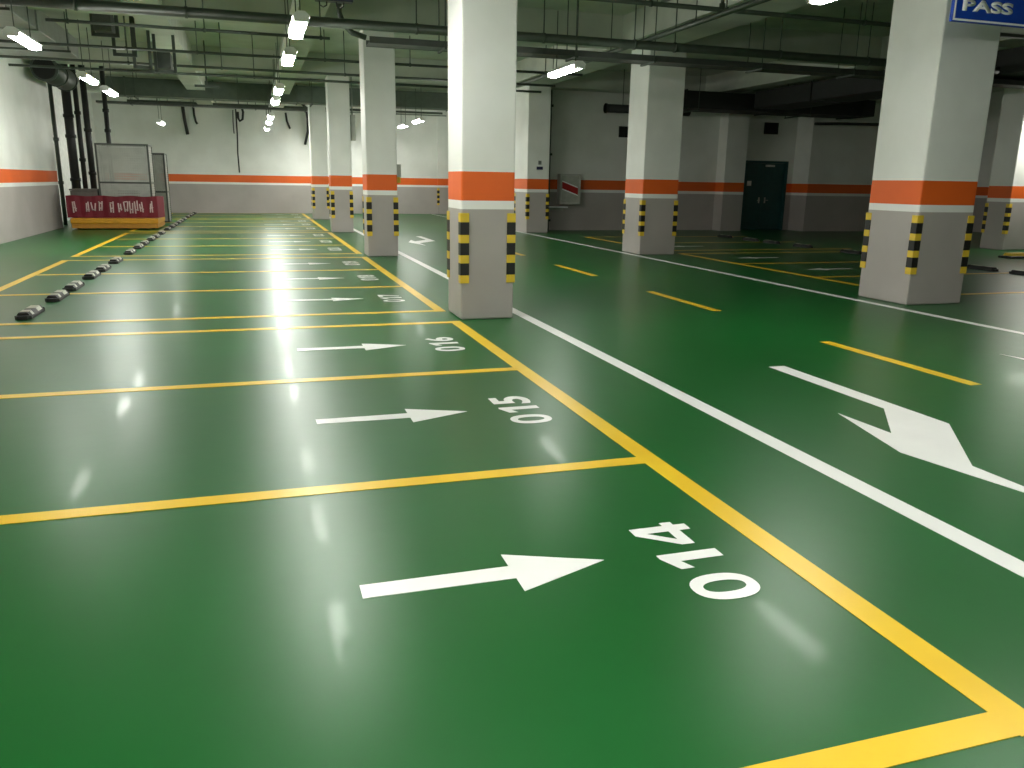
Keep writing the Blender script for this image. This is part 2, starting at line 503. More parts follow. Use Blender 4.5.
def place_stop(x, y, lab, grp):
    global first
    if first:
        stop0.location = (x, y, 0); stop0['label'] = lab; stop0['group'] = grp; first = False
    else:
        dup(stop0, (x, y, 0), lab, 0, grp)
for yb, nb, k0 in blocks:
    for i in range(nb):
        k = k0 + i
        if k < 16: continue
        for off, nm in ((0.60, 'nearer'), (1.98, 'farther')):
            if k == 16 and nm == 'nearer': continue
            place_stop(-2.47, yb + i * BAY + off, 'black wheel stop with pale reflectors, the %s one in bay %s' % (nm, n3(k)), 'wheel stops of the numbered bays')
RS = []
for yb, nb in ((Y0 + 8.038, 3), (Y0 + 16.076, 2)):
    for i in range(nb):
        for off in (0.60, 1.98):
            RS.append(yb + i * BAY + off)
ordn = ['nearest', 'second nearest', 'third nearest', 'fourth nearest', 'fifth nearest', 'sixth nearest', 'seventh nearest', 'eighth nearest', 'ninth nearest', 'furthest']
for k, y in enumerate(RS):
    place_stop(13.75, y, 'dark wheel stop in the dim right bays, %s of its row' % ordn[k], 'wheel stops of the dim right bays')
# yellow topped barrier foot at the right edge
t = thing('parking_barrier', (17.25, 14.75, 0), 'low yellow and black barrier on the floor at the right edge', 'barrier')
bm = B(); box(bm, -0.55, 0.75, -0.18, 0.18, 0, 0.05); obj('base_plate', bm, M['black_rubber'], t, bevel=0.02)
bm = B(); profile_x(bm, [(-0.14, 0.05), (0.14, 0.05), (0.09, 0.12), (-0.09, 0.12)], -0.45, 0.7); obj('bar', bm, M['yellow_rubber'], t, bevel=0.01)

# ------------------------------------------------------------------ ceiling lights
LZ = 3.40
def light_proto():
    t = thing('ceiling_light', (0, 0, LZ), 'x', 'light', 'hanging fluorescent lights')
    bm = B()
    profile_y(bm, [(-0.105, 0.015), (-0.095, 0.03), (-0.045, 0.075), (0.045, 0.075), (0.095, 0.03), (0.105, 0.015), (0.09, 0.012), (-0.09, 0.012)], -0.66, 0.66)
    obj('housing', bm, M['fitting'], t)
    bm = B()
    profile_y(bm, [(-0.085, 0.010), (-0.080, -0.02), (-0.045, -0.05), (0.045, -0.05), (0.080, -0.02), (0.085, 0.010)], -0.62, 0.62)  # widened so the shape takes in the bloom around the tubes
    obj('tube_cover', bm, M['lamp'], t)
    for s in (-1, 1):
        bm = B(); box(bm, -0.09, 0.09, s * 0.64 - 0.018, s * 0.64 + 0.018, -0.045, 0.012); obj('end_cap', bm, M['fitting'], t)
        bm = B(); tube(bm, [(0, s * 0.45, 0.07), (0, s * 0.45, BEAM - LZ)], 0.008, 6); obj('hanger_rod', bm, M['thin_pipe'], t)
    return t
lp = light_proto()
LIGHTS = [(0.67, 11.3, 'lit hanging light nearest in the row above the numbered bays'),
          (0.67, 14.15, 'lit hanging light second nearest above the numbered bays'),
          (0.67, 19.2, 'lit hanging light third nearest above the numbered bays'),
          (0.67, 21.9, 'lit hanging light fourth nearest above the numbered bays'),
          (0.67, 27.4, 'lit hanging light fifth nearest above the numbered bays'),
          (0.67, 30.1, 'lit hanging light sixth nearest above the numbered bays'),
          (0.67, 33.9, 'lit hanging light furthest in the row above the numbered bays'),
          (-3.0, 13.9, 'largest lit hanging light at the top left, beside the wall duct'),
          (-3.0, 18.8, 'lit hanging light second nearest in the row by the left wall'),
          (-3.0, 21.4, 'lit hanging light third nearest in the row by the left wall'),
          (-3.0, 32.6, 'small lit light alone before the far wall, above the mesh cages'),
          (5.2, 13.7, 'slanting lit tube light over the aisle, right of the nearest white pillar'),
          (5.2, 26.8, 'far lit light over the aisle, lower right of the two by the second pillar'),
          (5.2, 29.6, 'far lit light over the aisle, left of the two by the second pillar'),
          (5.60, 6.98, 'aisle light just above the picture, left of the blue sign'),
          (5.2, 20.4, 'aisle light hidden by the nearest white pillar'),
          (5.2, 36.6, 'added fill light at the far aisle end, hidden behind the second pillar'), (2.75, 36.8, 'added fill light at the far wall, hidden by the furthest pillars'), (0.67, 3.26, 'added unseen fill light above the viewer over bay 014'), (0.67, 8.3, 'light just above the picture over bay 016'), (0.67, 0.3, 'added unseen fill light behind the viewer over the nearest bay'), (5.2, 3.4, 'added unseen fill light above the viewer over the aisle'),  # far-wall pair and lights around the viewer added unseen to brighten the view
          (-3.0, 3.2, 'added unseen fill light above the viewer by the left wall'), (-3.0, -4.5, 'added unseen fill light behind the viewer by the left wall'),  # both added out of view as fill along the left side
          (0.67, -3.5, 'added unseen fill light behind the viewer over the bays'), (5.2, -1.5, 'added unseen fill light behind the viewer over the aisle'),  # added behind the viewer for even lighting
          (19.4, 15.7, 'light in the right bays, beyond the right edge'),
          ]
for i, (x, y, lab) in enumerate(LIGHTS):
    if i == 0:
        lp.location = (x, y, LZ); lp['label'] = lab
    else:
        dup(lp, (x, y, LZ), lab)
for o in [o for o in col.objects if o.name.startswith('ceiling_light') and (o.location.y > 30 or o.location.y < 1 or abs(o.location.y - 8.3) < 0.1 or (o.location.x < 1 and o.location.y > 18))]:
    for ch in o.children:
        if ch.name.startswith('tube_cover'):
            if 'boosted_cover' not in globals():
                boosted_cover = ch.data.copy(); boosted_cover.materials[0] = M['lamp_boosted']
            ch.data = boosted_cover
for o in [o for o in col.objects if o.name.startswith('ceiling_light') and o.location.x > 15]:
    for ch in o.children:
        if ch.name.startswith('tube_cover'):
            ch.data = ch.data.copy(); ch.data.materials[0] = M['lamp_boosted_right']

# ------------------------------------------------------------------ pipes, trays, ducts under the ceiling
def rod(bm, x, y, z0, z1, r=0.012):
    tube(bm, [(x, y, z0), (x, y, z1)], r, 6)

def ztop(x, y):
    for a, b in ((0.90, 1.55), (8.90, 9.55), (16.95, 17.60), (24.95, 25.60), (33.0, 33.65)):
        if a - 0.02 < y < b + 0.02: return BEAM
    for a, b in ((-1.95, -1.36), (0.93, 1.44), (7.70, 8.84), (14.4, 15.0), (20.3, 21.0)):
        if a - 0.02 < x < b + 0.02: return BEAM + 0.01
    return CEIL

def hung_pipe(label, x0, x1, y, z, r, mat, hang_x, name='ceiling_pipe', clamps=True):
    t = thing(name, (x0, y, z), label, 'pipe')
    bm = B(); tube(bm, [(0, 0, 0), (x1 - x0, 0, 0)], r, 14); obj('pipe_run', bm, mat, t)
    for hx in hang_x:
        bm = B(); rod(bm, hx - x0, 0, r * 0.8, ztop(hx, y) - z, 0.011)
        if clamps: tube(bm, [(hx - x0 - 0.02, 0, 0), (hx - x0 + 0.02, 0, 0)], r + 0.012, 14)
        obj('pipe_hanger', bm, M['thin_pipe'], t)
    return t
a = hung_pipe('thin green-grey pipe crossing the top, from the nearest pillar to the blue sign', 2.95, 18.0, 12.0, 4.19, 0.036, M['pipe'], (4.2, 5.9, 7.2, 9.8, 12.5))
# branch rising from it
bm = B(); tube(bm, [(7.12 - 2.95, 0, 0), (7.12 - 2.95, 0, 0.30), (7.0 - 2.95, 0.25, 0.40), (6.9 - 2.95, 1.6, 0.40)], 0.03, 10)
tube(bm, [(7.12 - 2.95, 0, -0.09), (7.12 - 2.95, 0, 0.09)], 0.05, 12)
obj('branch_pipe', bm, M['pipe'], a)
hung_pipe('thick grey pipe crossing the whole ceiling in front of the second pillar', -3.4, 22.0, 14.0, 3.94, 0.075, M['pipe'], (-2.3, -0.8, 2.7, 4.9, 6.6, 7.4, 9.6, 11.6, 14))
hung_pipe('thin dark pipe under the thick pipe, ending above the second hanging light', -2.9, 1.40, 15.0, 3.86, 0.025, M['thin_pipe'], (-2.6, -0.6, 1.25))
hung_pipe('thin dark pipe crossing the bright ceiling panel before the second pillar', -5.2, 7.4, 18.4, 3.96, 0.028, M['thin_pipe'], (-2.2, -0.9, 1.6, 3.4, 6.5))
hung_pipe('thin pipe low under the ceiling left of the lights row', -5.2, 7.4, 20.2, 3.90, 0.028, M['thin_pipe'], (-2.4, -0.5, 2.2, 5.8))
hung_pipe('thin pipe just in front of the dark crosswise duct', -5.2, 7.8, 22.4, 3.98, 0.03, M['thin_pipe'], (-2.0, 0.2, 3.3, 6.8))
hung_pipe('long thin dark pipe running along the top of the far wall', -4.6, 8.3, 37.2, 4.47, 0.045, M['thin_pipe'], (-3.5, -2.2, 0, 2.6, 5))
hung_pipe('pale thin pipe under the duct near the far wall', -3.4, 8.2, 36.0, 4.28, 0.03, M['galv'], (-3, -1.2, 1.0, 3.4, 6))

def tray(label, x0, x1, y0, y1, z, h, mat, hang_x):
    t = thing('cable_tray', (x0, (y0 + y1) / 2, z), label, 'cable tray')
    d = (y1 - y0) / 2; L = x1 - x0
    for s in (-1, 1):
        bm = B(); box(bm, 0, L, s * d - 0.012, s * d + 0.012, 0, h); obj('side_rail', bm, mat, t)
    bm = B()
    box(bm, 0, L, -d + 0.012, d - 0.012, 0.005, 0.02)
    obj('tray_bottom', bm, mat, t)
    bm = B()
    for i in range(5):
        yy = -d + 0.05 + i * (2 * d - 0.1) / 4
        tube(bm, [(0.02, yy, 0.045), (L - 0.02, yy, 0.045)], 0.02, 8)
    o = obj('cables', bm, M['cable'], t)
    for hx in hang_x:
        bm = B(); box(bm, hx - x0 - 0.02, hx - x0 + 0.02, -d - 0.06, d + 0.06, -0.03, 0)
        for s in (-1, 1): rod(bm, hx - x0, s * (d + 0.03), -0.01, ztop(hx, (y0 + y1) / 2) - z, 0.010)
        obj('tray_hanger', bm, M['thin_pipe'], t)
    return t
ct = tray('grey cable tray crossing the aisle under the thick pipe, before the blue sign', 1.95, 22.0, 14.12, 14.55, 3.70, 0.10, M['tray'], (3.2, 5.55, 7.05, 9.3, 11.4, 14.2))
# hose that leaves the tray end and climbs to the ceiling
bm = B(); tube(bm, [(1.50, 14.3, 4.42), (1.50, 14.3, 4.15), (1.56, 14.3, 3.98), (1.70, 14.3, 3.86), (1.92, 14.3, 3.80)], 0.045, 10)
tag(obj('hanging_cable_hose', bm, M['pipe'], origin=(1.9, 14.3, 3.80)), 'curved grey hose dropping onto the cable tray end, left of the second pillar', 'hose')
tray('narrow cable tray at the far wall, above the cages', -5.4, 2.5, 35.0, 35.4, 4.18, 0.08, M['tray'], (-4.2, -2.0, 0.3, 2.2))

def duct_x(label, x0, x1, y0, y1, z0, z1, mat, flange=1.4, hang=()):
    t = thing('ventilation_duct', ((x0 + x1) / 2, (y0 + y1) / 2, z0), label, 'duct')
    cx, cy = (x0 + x1) / 2, (y0 + y1) / 2
    bm = B(); box(bm, x0 - cx, x1 - cx, y0 - cy, y1 - cy, 0, z1 - z0); obj('duct_run', bm, mat, t, bevel=0.02)
    x = x0 + flange / 2
    while x < x1:
        bm = B()
        for a_, b_, c_, d_ in ((y0 - 0.03, y0, z0 - 0.03, z1 + 0.03), (y1, y1 + 0.03, z0 - 0.03, z1 + 0.03)):
            box(bm, x - cx - 0.02, x - cx + 0.02, a_ - cy, b_ - cy, c_ - z0, d_ - z0)
        box(bm, x - cx - 0.02, x - cx + 0.02, y0 - cy, y1 - cy, -0.03, 0); box(bm, x - cx - 0.02, x - cx + 0.02, y0 - cy, y1 - cy, z1 - z0, z1 - z0 + 0.03)
        obj('flange', bm, mat, t)
        x += flange * 2
    for hx in hang:
        bm = B()
        for yy in (y0 - 0.05, y1 + 0.05): rod(bm, hx - cx, yy - cy, -0.05, ztop(hx, cy) - z0, 0.01)
        box(bm, hx - cx - 0.02, hx - cx + 0.02, y0 - cy - 0.08, y1 - cy + 0.08, -0.07, -0.035)
        obj('duct_hanger', bm, M['thin_pipe'], t)
    return t
duct_x('long dark green-grey duct crossing the ceiling far back, above the cages', -4.6, 8.3, 31.2, 32.0, 4.17, 4.74, M['green_duct'], 1.4, (-3.6, -0.3, 2.2, 5.0))
duct_x('black insulated duct crossing above the teal door', 11.8, 19.5, 22.9, 24.1, 3.80, 4.30, M['dark_duct'], 1.6, (13.0, 17.0))
t = thing('ventilation_duct', (14.85, 2.0, 3.86), 'black insulated duct running to the right, behind the blue sign pillar', 'duct')
bm = B(); box(bm, 0, 1.3, 0, 20.75, 0, 0.48); obj('duct_run', bm, M['dark_duct'], t, bevel=0.02)
for k in range(7):
    bm = B(); box(bm, -0.03, 0, 1.2 + k * 2.8, 1.24 + k * 2.8, -0.03, 0.51); box(bm, 0, 1.3, 1.2 + k * 2.8, 1.24 + k * 2.8, -0.03, 0); obj('flange', bm, M['dark_duct'], t)
bm = B(); tube(bm, [(10.66, 24.5, 3.83), (13.6, 24.5, 3.83)], 0.13, 16)
t = thing('ceiling_pipe', (10.66, 24.5, 3.83), 'stubby black pipe end beside the wide pillar across the aisle', 'pipe')
bmesh.ops.translate(bm, verts=bm.verts[:], vec=(-10.66, -24.5, -3.83)); obj('pipe_run', bm, M['dark_duct'], t)
bm = B(); tube(bm, [(0.0, 0, 0), (0.05, 0, 0)], 0.15, 16); obj('end_flange', bm, M['dark_duct'], t)
for k in range(2):
    bm = B(); rod(bm, 0.6 + 1.8 * k, 0, 0.12, CEIL - 3.83, 0.012); obj('pipe_hanger', bm, M['thin_pipe'], t)
bm = B(); tube(bm, [(18.3, 24.3, 3.62), (19.4, 24.3, 3.66), (20.6, 24.3, 3.68), (21.6, 24.3, 3.72)], 0.05, 8)
tag(obj('ceiling_cable', bm, M['cable'], origin=(18.3, 24.3, 3.62)), 'black cable sagging under the black duct, right of the teal door', 'cable')
# left wall duct
t = thing('ventilation_duct', (-4.55, 8.0, 4.15), 'flat grey duct along the top of the left wall, behind the largest light', 'duct')
bm = B(); box(bm, -0.93, 0.9, 0, 14.0, 0, 0.42); obj('duct_run', bm, M['galv'], t, bevel=0.015)
for k in range(5):
    bm = B(); box(bm, -0.93, 0.9, 1.6 + k * 2.8, 1.64 + k * 2.8, -0.03, 0); box(bm, 0.9, 0.93, 1.6 + k * 2.8, 1.64 + k * 2.8, -0.03, 0.45); obj('flange', bm, M['galv'], t)
for k in range(3):
    bm = B()
    for xx in (-0.85, 0.97): rod(bm, xx, 3.0 + k * 4.7, -0.06, 5.0 - 4.15, 0.01)
    box(bm, -0.90, 1.02, 2.98 + k * 4.7, 3.02 + k * 4.7, -0.08, -0.04); obj('duct_hanger', bm, M['thin_pipe'], t)
# round fan duct above the risers
t = thing('duct_fan', (-5.0, 25.0, 4.22), 'round dark fan duct end high in the left corner above the risers', 'duct fan')
bm = B(); tube(bm, [(0, 0, 0), (0, 2.6, 0)], 0.30, 24); obj('casing', bm, M['thin_pipe'], t)
for yy in (0.02, 1.3, 2.55):
    bm = B(); tube(bm, [(0, yy - 0.025, 0), (0, yy + 0.025, 0)], 0.33, 24); obj('flange', bm, M['thin_pipe'], t)
bm = B(); tube(bm, [(0, -0.03, 0), (0, 0.0, 0)], 0.27, 24); obj('intake', bm, M['dark'], t)
for yy in (0.5, 2.1):
    bm = B(); rod(bm, 0, yy, 0.28, CEIL - 4.22, 0.012); obj('fan_hanger', bm, M['thin_pipe'], t)

# lengthwise conduit above the light row
t = thing('ceiling_conduit', (0.86, 9.0, 4.33), 'pale conduit running lengthwise above the lights row', 'conduit')
bm = B(); box(bm, -0.05, 0.05, 0, 28, 0, 0.08); obj('conduit_run', bm, M['fitting'], t)
t = thing('ceiling_conduit', (6.9, 5.0, 4.05), 'grey lengthwise pipe under the ceiling above the aisle', 'conduit')
bm = B(); tube(bm, [(0, 0, 0), (0, 20.0, 0)], 0.045, 10); obj('conduit_run', bm, M['pipe'], t)
for k in range(6):
    yy = 0.8 + k * 3.3
    bm = B(); rod(bm, 0, yy, 0.03, ztop(6.9, 5 + yy) - 4.05, 0.01); obj('pipe_hanger', bm, M['thin_pipe'], t)

# trapeze hangers at the top left
def trapeze(x0, x1, z, y, label, filled=False, r=0.03):
    t = thing('trapeze_hanger', ((x0 + x1) / 2, y, z), label, 'hanger bracket', 'empty bracket frames at the top left')
    h = (x1 - x0) / 2
    bm = B(); box(bm, -h, h, -r, r, -r, r); obj('cross_bar', bm, M['thin_pipe'], t)
    for s in (-1, 1):
        bm = B(); box(bm, s * h - r, s * h + r, -r, r, -r, ztop((x0 + x1) / 2 + s * h, y) - z); obj('hanger_rod', bm, M['thin_pipe'], t)
    if filled:
        bm = B(); box(bm, -h + 0.06, h - 0.06, -0.3, 0.3, r, r + 0.32); obj('carried_box', bm, M['tray'], t, bevel=0.01)
    return t
trapeze(-3.06, -2.66, 4.62, 17.75, 'dark bracket frame at the top left, first from the left')
trapeze(-2.70, -2.28, 4.12, 18.0, 'dark U-shaped bracket frame above the second left light', True)
trapeze(-2.46, -2.08, 3.88, 18.75, 'lower dark U-shaped bracket frame, hanging right of the second left light', False)
trapeze(-2.16, -1.86, 3.72, 19.2, 'long dark bracket frame, third from the left')
trapeze(-1.80, -1.42, 3.70, 19.6, 'dark bracket frame holding a grey box, fourth from the left', True)
for i, (x, lab) in enumerate(((-1.0, 'dark hanging rod left of the lights row'),)):
    t = thing('hanging_bracket', (x, 24.0, 3.9), 'thin dark rod with foot hanging left of the lights row', 'hanger bracket')
    bm = B(); rod(bm, 0, 0, 0, CEIL - 3.9, 0.02); obj('hanger_rod', bm, M['thin_pipe'], t)
    bm = B(); box(bm, -0.3, 0.3, -0.04, 0.04, -0.06, 0); obj('foot', bm, M['thin_pipe'], t)

# cables and cable stubs hanging before the far wall
def hung_cable(pts, r, label):
    bm = B(); tube(bm, pts, r, 8)
    return tag(obj('hanging_cable', bm, M['cable'], origin=tuple(pts[0])), label, 'cable', 'cables hanging at the far wall')
YW = 38.70
hung_cable([(-2.9, YW, 4.56), (-2.72, YW, 4.58), (-2.64, YW, 4.45), (-2.60, YW, 3.9), (-2.52, YW, 3.3)], 0.07, 'thickest short black cable hanging on the far wall, right of the small lone light')
hung_cable([(-2.22, YW, 4.55), (-2.2, YW, 4.1), (-2.16, YW, 3.85), (-2.10, YW, 3.74)], 0.045, 'short black cable second from the left on the far wall')
hung_cable([(-0.50, YW, 4.42), (-0.50, YW, 3.4), (-0.53, YW, 2.6), (-0.51, YW, 1.75)], 0.03, 'longest thin cable reaching down to the orange stripe of the far wall')
hung_cable([(-0.62, YW, 4.38), (-0.64, YW, 3.9), (-0.63, YW, 3.4)], 0.022, 'faint thin cable beside the longest cable on the far wall')
hung_cable([(-0.27, YW-0.1, 4.59), (-0.20, YW-0.1, 4.30), (-0.24, YW-0.1, 4.0), (-0.36, YW-0.1, 3.92), (-0.42, YW-0.1, 4.05), (-0.42, YW-0.1, 4.3)], 0.05, 'looped black cable above the longest cable on the far wall')
hung_cable([(1.58, YW, 4.35), (1.62, YW, 4.0), (1.74, YW, 3.68)], 0.045, 'short dark cable right of the lights on the far wall')
hung_cable([(2.30, YW, 4.75), (2.46, YW, 4.60), (2.52, YW, 4.1), (2.50, YW, 3.6), (2.36, YW, 3.02)], 0.055, 'curved dark cable left of the furthest pillar')

# riser pipes in the left alcove
def riser(x, r, z0, label, mat, couplings=()):
    t = thing('riser_pipe', (x, 29.0, z0), label, 'pipe', 'riser pipes in the left corner')
    bm = B(); tube(bm, [(0, 0, 0), (0, 0, CEIL - z0)], r, 14); obj('pipe_run', bm, mat, t)
    for zz in couplings:
        bm = B(); tube(bm, [(0, 0, zz - 0.05 - z0), (0, 0, zz + 0.05 - z0)], r + 0.025, 14); obj('coupling', bm, mat, t)
    return t
riser(-5.70, 0.06, 0, 'thin dark riser pipe at the end of the left wall stripe', M['pipe'], (1.3, 2.6))
riser(-5.28, 0.13, 0, 'thickest black riser pipe in the left corner', M['cable'], (1.4, 2.7, 3.3))
riser(-5.02, 0.07, 0, 'black riser pipe touching the thickest riser on its right', M['cable'], (2.0, 3.4))
riser(-4.78, 0.09, 0, 'black riser pipe third from the left, before the mesh cage', M['cable'], (1.6, 2.9))
riser(-4.22, 0.07, 0, 'dark riser pipe rising behind the mesh cage', M['cable'], (2.9, 3.5))

# ------------------------------------------------------------------ maroon banner, yellow platform and mesh cages
t = thing('loading_platform', (-3.85, 27.3, 0), 'low yellow loading platform under the maroon banner', 'platform')
bm = B(); box(bm, -1.22, 1.12, -0.86, 1.2, 0.17, 0.33); obj('deck', bm, M['yellow_steel'], t, bevel=0.02)
bm = B(); box(bm, -1.20, 1.10, -0.84, 1.18, 0.04, 0.165); obj('skirt', bm, M['yellow_dark'], t)
for sx in (-1.05, 0.95):
    for sy in (-0.6, 0.95):
        bm = B(); tube(bm, [(sx - 0.04, sy, 0.04), (sx + 0.04, sy, 0.04)], 0.04, 12); obj('wheel', bm, M['black_rubber'], t)

t = thing('banner', (-3.85, 26.55, 0.34), 'maroon cloth banner with white characters on the yellow platform', 'banner')
bm = B()
# a slightly rippled cloth wrapped round the right end
N = 40; path = []
for i in range(N + 1):
    x = -1.30 + 2.42 * i / N
    path.append((x, 0.018 * math.sin(i * 1.3) + 0.01 * math.sin(i * 0.53)))
for i in range(1, 7):
    path.append((1.12 + 0.02 * i, 0.12 * i))
rows = [0.0, 0.2, 0.4, 0.55, 0.62]
th = 0.02
front = [[bm.verts.new((x, y - 0.01 * math.sin(z * 9), z + 0.012 * math.sin(i * 0.5) * (z > 0.5))) for i, (x, y) in enumerate(path)] for z in rows]
back = [[bm.verts.new((v.co.x - (0 if i <= N else 0.0), v.co.y + th, v.co.z)) for i, v in enumerate(r)] for r in front]
for g in (front, back):
    for a_ in range(len(rows) - 1):
        for i in range(len(path) - 1):
            bm.faces.new((g[a_][i], g[a_][i + 1], g[a_ + 1][i + 1], g[a_ + 1][i]))
for i in range(len(path) - 1):
    bm.faces.new((front[0][i], front[0][i + 1], back[0][i + 1], back[0][i])); bm.faces.new((front[-1][i], front[-1][i + 1], back[-1][i + 1], back[-1][i]))
for a_ in range(len(rows) - 1):
    bm.faces.new((front[a_][0], front[a_ + 1][0], back[a_ + 1][0], back[a_][0])); bm.faces.new((front[a_][-1], front[a_ + 1][-1], back[a_ + 1][-1], back[a_][-1]))
obj('cloth', bm, M['red_cloth'], t)
for sx in (-1.25, 0.0, 1.09):
    bm = B(); box(bm, sx - 0.02, sx + 0.02, 0.06, 0.10, 0, 0.60); obj('support_post', bm, M['thin_pipe'], t)
bm = B()
def stroke(x0, z0, x1, z1, w_):
    d = Vector((x1 - x0, 0, z1 - z0)).normalized(); nrm = Vector((-d.z, 0, d.x)) * w_ / 2
    ys = (-0.052, -0.044)
    vs = []
    for yy in ys:
        for p_, s in (((x0, z0), 1), ((x0, z0), -1), ((x1, z1), -1), ((x1, z1), 1)):
            vs.append(bm.verts.new((p_[0] + nrm.x * s, yy, p_[1] + nrm.z * s)))
    for f in ((0, 1, 2, 3), (7, 6, 5, 4), (0, 4, 5, 1), (1, 5, 6, 2), (2, 6, 7, 3), (3, 7, 4, 0)):
        bm.faces.new([vs[i] for i in f])
rs = random.Random(3)
for cx in (-1.08, -0.74, -0.58, -0.40, -0.10, 0.12, 0.28, 0.42, 0.56, 0.70, 0.96):
    for k in range(2):
        sx = cx - 0.035 + k * 0.06
        lo = 0.12 + rs.random() * 0.10; hi = 0.40 + rs.random() * 0.10
        stroke(sx, lo, sx + rs.uniform(-.03, .03), hi, 0.034)
    for zz in (0.26, 0.42)[:1 + rs.randrange(2)]:
        stroke(cx - 0.05, zz + rs.uniform(-.05, .05), cx + 0.05, zz + rs.uniform(-.05, .05), 0.028)
obj('lettering', bm, M['pink_white'], t)

def cage(loc, w_, d_, h_, label, mid):
    t = thing('mesh_cage', loc, label, 'mesh cage', 'grey mesh cages by the platform')
    bm = B(); r = 0.025
    for sx in (-1, 1):
        for sy in (-1, 1):
            box(bm, sx * (w_ / 2 - r) - r, sx * (w_ / 2 - r) + r, sy * (d_ / 2 - r) - r, sy * (d_ / 2 - r) + r, 0, h_)
    for zz in [0.0] + mid + [h_ - 0.05]:
        for sy in (-1, 1): box(bm, -w_ / 2 + 2 * r, w_ / 2 - 2 * r, sy * (d_ / 2 - r) - r, sy * (d_ / 2 - r) + r, zz, zz + 0.05)
        for sx in (-1, 1): box(bm, sx * (w_ / 2 - r) - r, sx * (w_ / 2 - r) + r, -d_ / 2 + 2 * r, d_ / 2 - 2 * r, zz, zz + 0.05)
    obj('frame', bm, M['tray'], t)
    for side in ('front', 'back', 'left', 'right'):
        bm = B()
        L = w_ if side in ('front', 'back') else d_
        k = -L / 2 + 0.06
        wv = 0.018
        while k < L / 2 - 0.05:
            if side in ('front', 'back'):
                y = (-1 if side == 'front' else 1) * (d_ / 2 - r); box(bm, k - wv, k + wv, y - 0.004, y + 0.004, 0.05, h_ - 0.05)
            else:
                x = (-1 if side == 'left' else 1) * (w_ / 2 - r); box(bm, x - 0.004, x + 0.004, k - wv, k + wv, 0.05, h_ - 0.05)
            k += 0.062
        z = 0.1
        while z < h_ - 0.08:
            if side in ('front', 'back'):
                y = (-1 if side == 'front' else 1) * (d_ / 2 - r) + 0.006; box(bm, -w_ / 2 + 0.05, w_ / 2 - 0.05, y - 0.003, y + 0.003, z - wv, z + wv)
            else:
                x = (-1 if side == 'left' else 1) * (w_ / 2 - r) + 0.006; box(bm, x - 0.003, x + 0.003, -d_ / 2 + 0.05, d_ / 2 - 0.05, z - wv, z + wv)
            z += 0.07
        obj('mesh_panel', bm, M['cage'], t)
    bm = B(); box(bm, -w_ / 2 + 0.05, w_ / 2 - 0.05, -d_ / 2 + 0.05, d_ / 2 - 0.05, 0.012, 0.035); obj('cage_floor', bm, M['tray'], t)
    return t
cage((-3.60, 27.45, 0.335), 1.44, 1.0, 2.12, 'tall grey mesh cage standing on the yellow platform', [0.98])
cage((-3.06, 31.0, 0.0), 0.55, 0.9, 2.30, 'lower narrow mesh cage standing behind the tall cage', [1.0])
t = thing('crate', (-4.72, 27.4, 0.335), 'dull grey crate on the platform behind the banner, left of the tall cage', 'crate')
bm = B(); box(bm, -0.36, 0.36, -0.5, 0.5, 0, 0.76); obj('crate_body', bm, M['grey_box'], t, bevel=0.02)
bm = B(); box(bm, -0.38, 0.38, -0.52, 0.52, 0.765, 0.81); obj('lid', bm, M['grey_box'], t, bevel=0.01)
t = thing('crate', (-3.5, 27.3, 0.38), 'brownish box inside the tall mesh cage', 'crate')
bm = B(); box(bm, -0.35, 0.25, -0.25, 0.3, 0, 0.72); obj('crate_body', bm, M['grey_box'], t, bevel=0.02)
bm = B(); box(bm, -0.36, 0.26, -0.26, 0.31, 0.725, 0.75); obj('lid', bm, M['grey_box'], t)

# ------------------------------------------------------------------ wall and pillar fittings
t = thing('hydrant_cabinet', (9.98, 25.66, 0.85), 'pale hydrant cabinet with slanting red label on the far wall', 'hydrant cabinet')
bm = B(); box(bm, -0.37, 0.37, -0.12, 0.12, 0, 0.98); obj('cabinet_body', bm, M['cab'], t, bevel=0.012)
bm = B()
for a_ in ((-0.36, -0.30, 0.01, 0.97), (0.30, 0.36, 0.01, 0.97), (-0.30, 0.30, 0.01, 0.07), (-0.30, 0.30, 0.91, 0.97)):
    box(bm, a_[0], a_[1], -0.15, -0.122, a_[2], a_[3])
df = obj('door_frame', bm, M['cab'], t)
bm = B(); box(bm, -0.30, 0.30, -0.138, -0.125, 0.07, 0.40); box(bm, -0.30, 0.30, -0.138, -0.125, 0.40, 0.91); obj('door_panel', bm, M['cab_panel'], df)
def slant(z0, z1, y0, y1):
    b_ = B()
    a = [b_.verts.new(v) for v in ((-0.29, y0, z0 + 0.10), (0.27, y0, z0 - 0.10), (0.27, y0, z1 - 0.10), (-0.29, y0, z1 + 0.10))]
    c = [b_.verts.new((v.co.x, y1, v.co.z)) for v in a]
    b_.faces.new(a); b_.faces.new(list(reversed(c)))
    for i in range(4): b_.faces.new((a[i], a[(i + 1) % 4], c[(i + 1) % 4], c[i]))
    return b_
obj('label_border', slant(0.38, 0.67, -0.143, -0.139), M['white_sign'], t)
obj('red_label', slant(0.42, 0.63, -0.148, -0.1435), M['red'], t)
bm = B(); box(bm, -0.345, -0.315, -0.175, -0.15, 0.45, 0.6); obj('cabinet_handle', bm, M['steel'], t)
t = thing('wall_ledge', (9.55, 25.62, 0.74), 'small white ledge under the left end of the hydrant cabinet', 'ledge')
bm = B(); box(bm, -0.38, 0.35, -0.16, 0.16, 0, 0.045); obj('ledge_board', bm, M['white_sign'], t)
bm = B(); box(bm, -0.30, 0.28, 0.10, 0.16, -0.09, -0.002); obj('ledge_bracket', bm, M['steel'], t)

